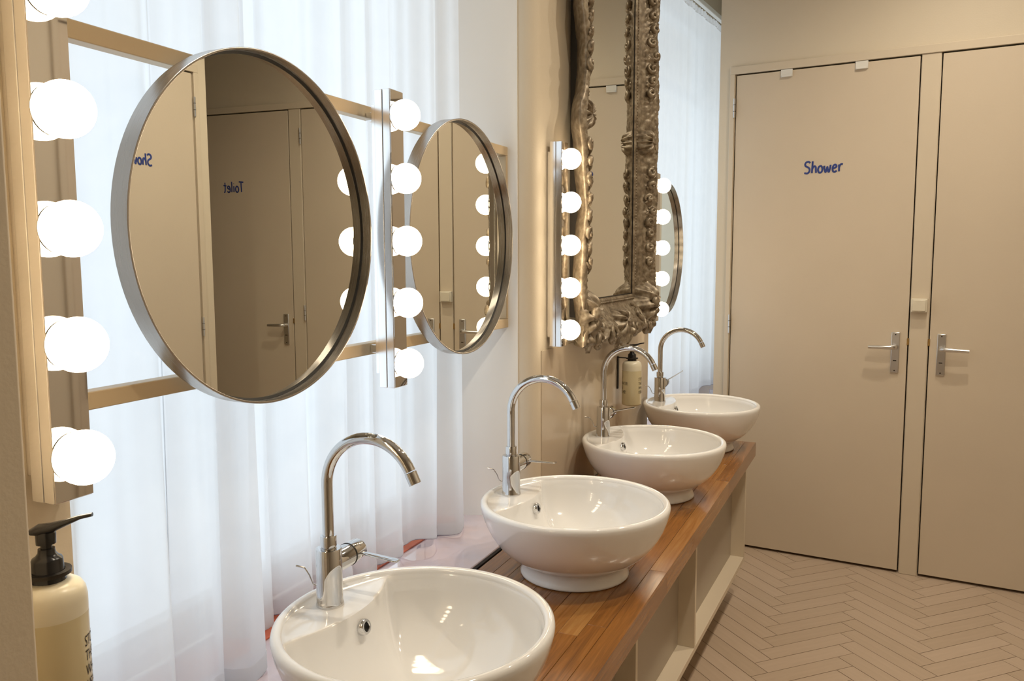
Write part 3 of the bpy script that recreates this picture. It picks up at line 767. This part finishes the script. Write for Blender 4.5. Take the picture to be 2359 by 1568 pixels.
side('frame_moulding', (-OI,ZI0),(OI,ZI0),(-OO,ZO0),(OO,ZO0),(0,-1),2*OO, 1.2)
side('frame_moulding', (OI,ZI1),(-OI,ZI1),(OO,ZO1),(-OO,ZO1),(0,1),2*OO, 3.0)
MB().box(-HI-0.004, HI+0.004, -0.0195, -0.0155, ZI0-0.004, ZI1+0.004).build('glass', M['mirror'], om)
a0, a1, b0, b1 = -OO+0.078, OO-0.078, ZO0+0.085, ZO1-0.085
MB().box(a0, a1, -0.0155, 0.0, b0, b1).box(a0, a0+0.01, -0.032, -0.0155, b0, b1).box(a1-0.01, a1, -0.032, -0.0155, b0, b1).box(a0+0.01, a1-0.01, -0.032, -0.0155, b0, b0+0.01).box(a0+0.01, a1-0.01, -0.032, -0.0155, b1-0.01, b1).build('backing_board', M['black_paint'], om)
MB().box(-HI-0.001, -HI+0.003, -0.0215, -0.0196, ZI0, ZI1).box(HI-0.003, HI+0.001, -0.0215, -0.0196, ZI0, ZI1).box(-HI, HI, -0.0215, -0.0196, ZI0-0.001, ZI0+0.003).box(-HI, HI, -0.0215, -0.0196, ZI1-0.003, ZI1+0.001).build('glass_rebate', M['black_paint'], om)
# rope of small beads along the inner lip
for nm, seg in (('bead_trim',[(OI+0.020,ZI0,OI+0.020,ZI1)]),('bead_trim',[(-OI-0.020,ZI0,-OI-0.020,ZI1)]),('bead_trim',[(-OI,ZI0-0.017,OI,ZI0-0.017)]),('bead_trim',[(-OI,ZI1+0.017,OI,ZI1+0.017)])):
    mb = MB()
    for x0, z0, x1, z1 in seg:
        n = int(math.hypot(x1-x0, z1-z0)/0.011)
        for k in range(n+1):
            u = k/n; mb.sphere((x0+(x1-x0)*u, -0.026, z0+(z1-z0)*u), 0.0045, 7, 5, (1,0.9,1))
    o = mb.build(nm, M['antique'], om, smooth=80, kind='stuff')
# fluted shells at the middle of each side, rosettes at the corners
def shell(name, x, z, r, ang, h0=0.050, fl=11, squash=0.8, lift=0.34):
    mb = MB()
    def f(u, v):
        a = -PI + 2*PI*u; rr = r*(v**0.8)*(1+0.07*math.cos(a*fl*0.9))*(0.75+0.25*math.cos(a*0.8))
        dome = math.sqrt(max(0, 1-v*v))
        hh = h0 + r*lift*dome + 0.10*r*math.cos(a*fl*0.9)*math.sin(PI*min(1,v*1.05))
        xx, zz = rr*math.cos(a), rr*math.sin(a)*squash
        ca, sa = math.cos(ang), math.sin(ang)
        px, pz = x+xx*ca-zz*sa, z+xx*sa+zz*ca
        k = v**5; hh = hh*(1-k) + (hbase(px, pz)-0.006)*k
        return (px, -hh, pz)
    mb.grid(f, 97, 14); return mb.build(name, M['antique'], om, smooth=75)
def rosette(x, z, r, h0=0.055):
    mb = MB()
    def f(u, v):
        a = 2*PI*u; rr = r*v*(1+0.10*math.cos(7*a+3*v)+0.05*math.cos(13*a))
        hh = h0 + r*0.55*math.sqrt(max(0, 1-v*v)) + 0.13*r*math.cos(7*a+5*v)*math.sin(PI*v) + 0.05*r*math.cos(15*a-6*v)*math.sin(PI*v)
        px, pz = x+rr*math.cos(a)*0.86, z+rr*math.sin(a)
        k = v**6; hh = hh*(1-k) + (hbase(px, pz)-0.006)*k
        return (px, -hh, pz)
    mb.grid(f, 84, 14, True)
    o = mb.build('corner_rosette', M['antique'], om, smooth=75)
    MB().sphere((x-0.2*r, -(h0+r*0.55), z+0.1*r), r*0.28, 14, 9, (1,0.7,1)).build('rosette_boss', M['antique'], o, smooth=80)
def scroll(x, z, r, turns, ang, flip=1, h0=0.052, name='scroll'):
    pts = []; rad = []
    n = 40
    for k in range(n):
        u = k/(n-1); a = ang + flip*2*PI*turns*u; rr = r*(1-u)**0.9 + 0.004
        px, pz = x+rr*math.cos(a), z+rr*math.sin(a); pts.append((px, -(hbase(px, pz)+0.002+0.010*u), pz)); rad.append(0.0032+0.0065*math.sin(PI*min(1,u*0.9+0.1)))
    MB().tube(pts, rad, 8).build(name, M['antique'], om, smooth=80)
def leaf(x, z, L, wd, ang, h0=0.046, curl=0.012):
    mb = MB()
    def f(u, v):
        s = (u-0.5)*2; wv = wd*math.sin(PI*min(1, v*0.92+0.06))**0.8*(1+0.22*math.sin(v*19))
        xx, zz = v*L, s*wv; hh = curl*math.sin(PI*v) - 0.012*s*s + 0.004*math.cos(s*7)
        ca, sa = math.cos(ang), math.sin(ang); px, pz = x+xx*ca-zz*sa, z+xx*sa+zz*ca
        return (px, -(hbase(px, pz)+hh), pz)
    mb.grid(f, 11, 16); return mb.build('acanthus_leaf', M['antique'], om, smooth=75)
for sx in (1, -1):
    shell('side_shell', sx*(OI+0.062), 1.885, 0.080, 0 if sx > 0 else PI)
    rosette(sx*(OO-0.060), ZO0+0.095, 0.082)
    rosette(sx*(OO-0.055), ZO1-0.07, 0.075)
    rl = random.Random(4 if sx > 0 else 9)
    z = 1.40
    while z < 2.42:
        if abs(z-1.885) > 0.10:
            leaf(sx*(OI+(0.078 if sx > 0 else 0.098)), z, rl.uniform(0.045,0.06), rl.uniform(0.012,0.018), PI/2 + rl.uniform(-0.25,0.25), h0=0.052 if sx > 0 else 0.046)
            scroll(sx*(OI+(0.080 if sx > 0 else 0.100)+rl.uniform(-0.010,0.010)), z+0.035, rl.uniform(0.009,0.013), 1.3, rl.uniform(0,6), rl.choice((1,-1)), h0=0.054 if sx > 0 else 0.044)
            MB().sphere((sx*(OI+0.075), -hbase(OI+0.075, z), z+0.02), 0.006, 10, 7, (1,0.8,1)).build('berry', M['antique'], om, smooth=80)
        z += rl.uniform(0.042, 0.056)
shell('crest_shell', 0.0, ZO0+0.055, 0.085, -PI/2, h0=0.062)
for sx in (1,-1):
    leaf(sx*0.05, ZO0+0.045, 0.15, 0.030, 0 if sx > 0 else PI, h0=0.070)
    leaf(sx*0.17, ZO0+0.04, 0.10, 0.026, -0.35 if sx > 0 else PI+0.35, h0=0.046)
    scroll(sx*0.13, ZO0+0.020, 0.036, 1.5, 0.5, sx, h0=0.050); scroll(sx*0.235, ZO0+0.065, 0.030, 1.4, 2.0, -sx, h0=0.050)
    scroll(sx*0.285, ZO0+0.012, 0.030, 1.4, 1.0, sx, h0=0.046)
    leaf(sx*0.10, ZO0+0.03, 0.075, 0.024, -PI/2-0.5*sx, h0=0.044); leaf(sx*0.375, ZO0+0.05, 0.075, 0.03, -PI/2-0.2*sx, h0=0.040)

# ------------------------------------------------------------------ soap bottles
def soap(label, loc, turns, nozzle):
    t = thing('soap_bottle', label, 'soap bottle', loc, 0, 'pump soap bottles on the wall')
    r = 0.036
    MB().lathe([(0.030,0.0),(0.0345,0.002),(r,0.006),(r,0.130)], 48, cap1=False).build('body', M['soap'], t, smooth=50)
    MB().lathe([(r,0.130),(r,0.146),(0.0345,0.1545),(0.0310,0.1605),(0.0250,0.1645),(0.0165,0.1665)], 48, cap0=False).build('shoulder', M['soap_top'], t, smooth=50)
    MB().lathe([(0.0165,0.165),(0.0172,0.1665),(0.0160,0.169),(0.0150,0.1885),(0.0140,0.1905),(0.0110,0.1925),(0.0085,0.196),(0.0080,0.2005)], 32).build('pump_collar', M['black_plastic'], t, smooth=40)
    ph = MB().lathe([(0.0055,0.199),(0.0055,0.205),(0.0095,0.2055),(0.0098,0.2165),(0.0085,0.2185)], 28).build('pump_head', M['black_plastic'], t, smooth=40)
    ca, sa = math.cos(nozzle), math.sin(nozzle)
    pts = [(-0.014,0,0.2185),(-0.006,0,0.2205),(0.006,0,0.2220),(0.020,0,0.2265),(0.034,0,0.2315),(0.046,0,0.2335)]
    MB().tube([(p[0]*ca, p[0]*sa, p[2]) for p in pts], [0.006,0.0105,0.0095,0.0060,0.0042,0.0036], 14, flat=0.55).build('nozzle', M['black_plastic'], ph, smooth=60)
    # printed words wrapped round the body
    words = ['STOP','THE WATER','WHILE','USING ME!']
    for col, (ang0, sc) in enumerate([(math.radians(q), 1.0) for q in turns]):
        mb = MB()
        for i, wd in enumerate(words):
            cu = bpy.data.curves.new('print_source', 'FONT'); cu.body = wd; cu.size = 0.0168; cu.resolution_u = 3
            to = bpy.data.objects.new('print_source', cu); C.objects.link(to)
            dg = bpy.context.evaluated_depsgraph_get(); me = bpy.data.meshes.new_from_object(to.evaluated_get(dg))
            bm = bmesh.new(); bm.from_mesh(me); bmesh.ops.triangulate(bm, faces=bm.faces[:])
            bmesh.ops.subdivide_edges(bm, edges=[e for e in bm.edges if e.calc_length() > 0.006], cuts=2, use_grid_fill=False)
            vs = []
            for v in bm.verts:
                a = ang0 + (v.co.x*0.60)/r; zz = 0.094 - i*0.0160 + v.co.y
                vs.append(((r+0.0004)*math.cos(a), (r+0.0004)*math.sin(a), zz))
            bm.verts.index_update(); mb.add(vs, [tuple(v.index for v in f.verts) for f in bm.faces]); bm.free()
            bpy.data.objects.remove(to); bpy.data.curves.remove(cu); bpy.data.meshes.remove(me)
        mb.build('printed_text', M['print'], t)
    return t
soap('amber soap bottle with black pump below the nearest lamp', (0.566,0.778,0.955), (289,), math.radians(-55))
soap('amber soap bottle with black pump behind the third faucet', (2.955,0.808,0.903), (238, 83), math.radians(-95))
def bracket(label, loc, ang, back):
    t = thing('bottle_bracket', label, 'bracket', loc, ang)
    MB().box(-0.007, 0.007, back-0.004, back, -0.11, 0.012).build('back_bar', M['bracket'], t, bevel=0.001)
    MB().box(-0.007, 0.007, 0.0175, back-0.004, 0.006, 0.010).build('arm', M['bracket'], t, bevel=0.001)
    MB().lathe([(0.0165,0.0055),(0.0225,0.0055),(0.0225,0.0095),(0.0165,0.0095),(0.0165,0.0055)], 32, cap0=False, cap1=False).build('neck_ring', M['bracket'], t, smooth=30)
bracket('dark steel wall bracket holding the near soap bottle', (0.566,0.778,1.1225), 0, 0.077)
bracket('dark steel wall bracket holding the far soap bottle', (2.955,0.808,1.0705), math.radians(-1.63), wface(2.955)-0.808-0.0035)

# ------------------------------------------------------------------ small things on the end wall
sw = thing('light_switch', 'square cream light switch between the two doors', 'switch', EW_O, EW_ANG)
MB().box(0.1615, 0.2275, -0.034, -0.006, 1.204, 1.264).build('switch_box', M['cream_plastic'], sw, bevel=0.003)
MB().box(0.168, 0.221, -0.0385, -0.034, 1.2095, 1.2585).build('rocker', M['cream_plastic'], sw, bevel=0.002)
for a0, lb in ((-0.432,'small white over-door clip nearer the window'),(-0.108,'small white over-door clip above the word Shower')):
    t = thing('door_clip', lb, 'clip', EW_O, EW_ANG, 'white clips on the shower door')
    MB().box(a0, a0+0.053, -0.0105, -0.0045, 2.281, 2.3155).build('clip_front', M['white_plastic'], t, bevel=0.0015)
    MB().box(a0+0.004, a0+0.049, -0.0155, -0.0105, 2.281, 2.290).build('clip_lip', M['white_plastic'], t, bevel=0.0015)

# ------------------------------------------------------------------ ceiling downlights
def downlight(label, x, y, power):
    t = thing('ceiling_downlight', label, 'downlight', (x, y, CEIL), 0, 'recessed ceiling downlights')
    MB().lathe([(0.032,-0.004),(0.045,-0.004),(0.047,-0.0005),(0.047,0.0),(0.032,0.0),(0.032,-0.004)], 32, cap0=False, cap1=False).build('trim_ring', M['satin'], t, smooth=40)
    MB().lathe([(0.0315,-0.0025),(0.0315,-0.0010)], 28).build('lens', M['spot_lens'], t)
    li = bpy.data.lights.new('downlight_beam', 'SPOT'); li.energy = power; li.color = SPOT_COL; li.spot_size = math.radians(158); li.spot_blend = 1.0; li.shadow_soft_size = 0.03
    lo = bpy.data.objects.new('downlight_beam', li); C.objects.link(lo); lo.parent = t; lo.location = (0,0,-0.012)
for x, y, lb in ((1.5,-0.20,'recessed ceiling downlight over the nearest basin'),(2.5,-0.35,'recessed ceiling downlight over the middle of the worktop'),(3.3,-0.30,'recessed ceiling downlight in front of the shower door')):
    downlight(lb, x, y, SPOT_W)
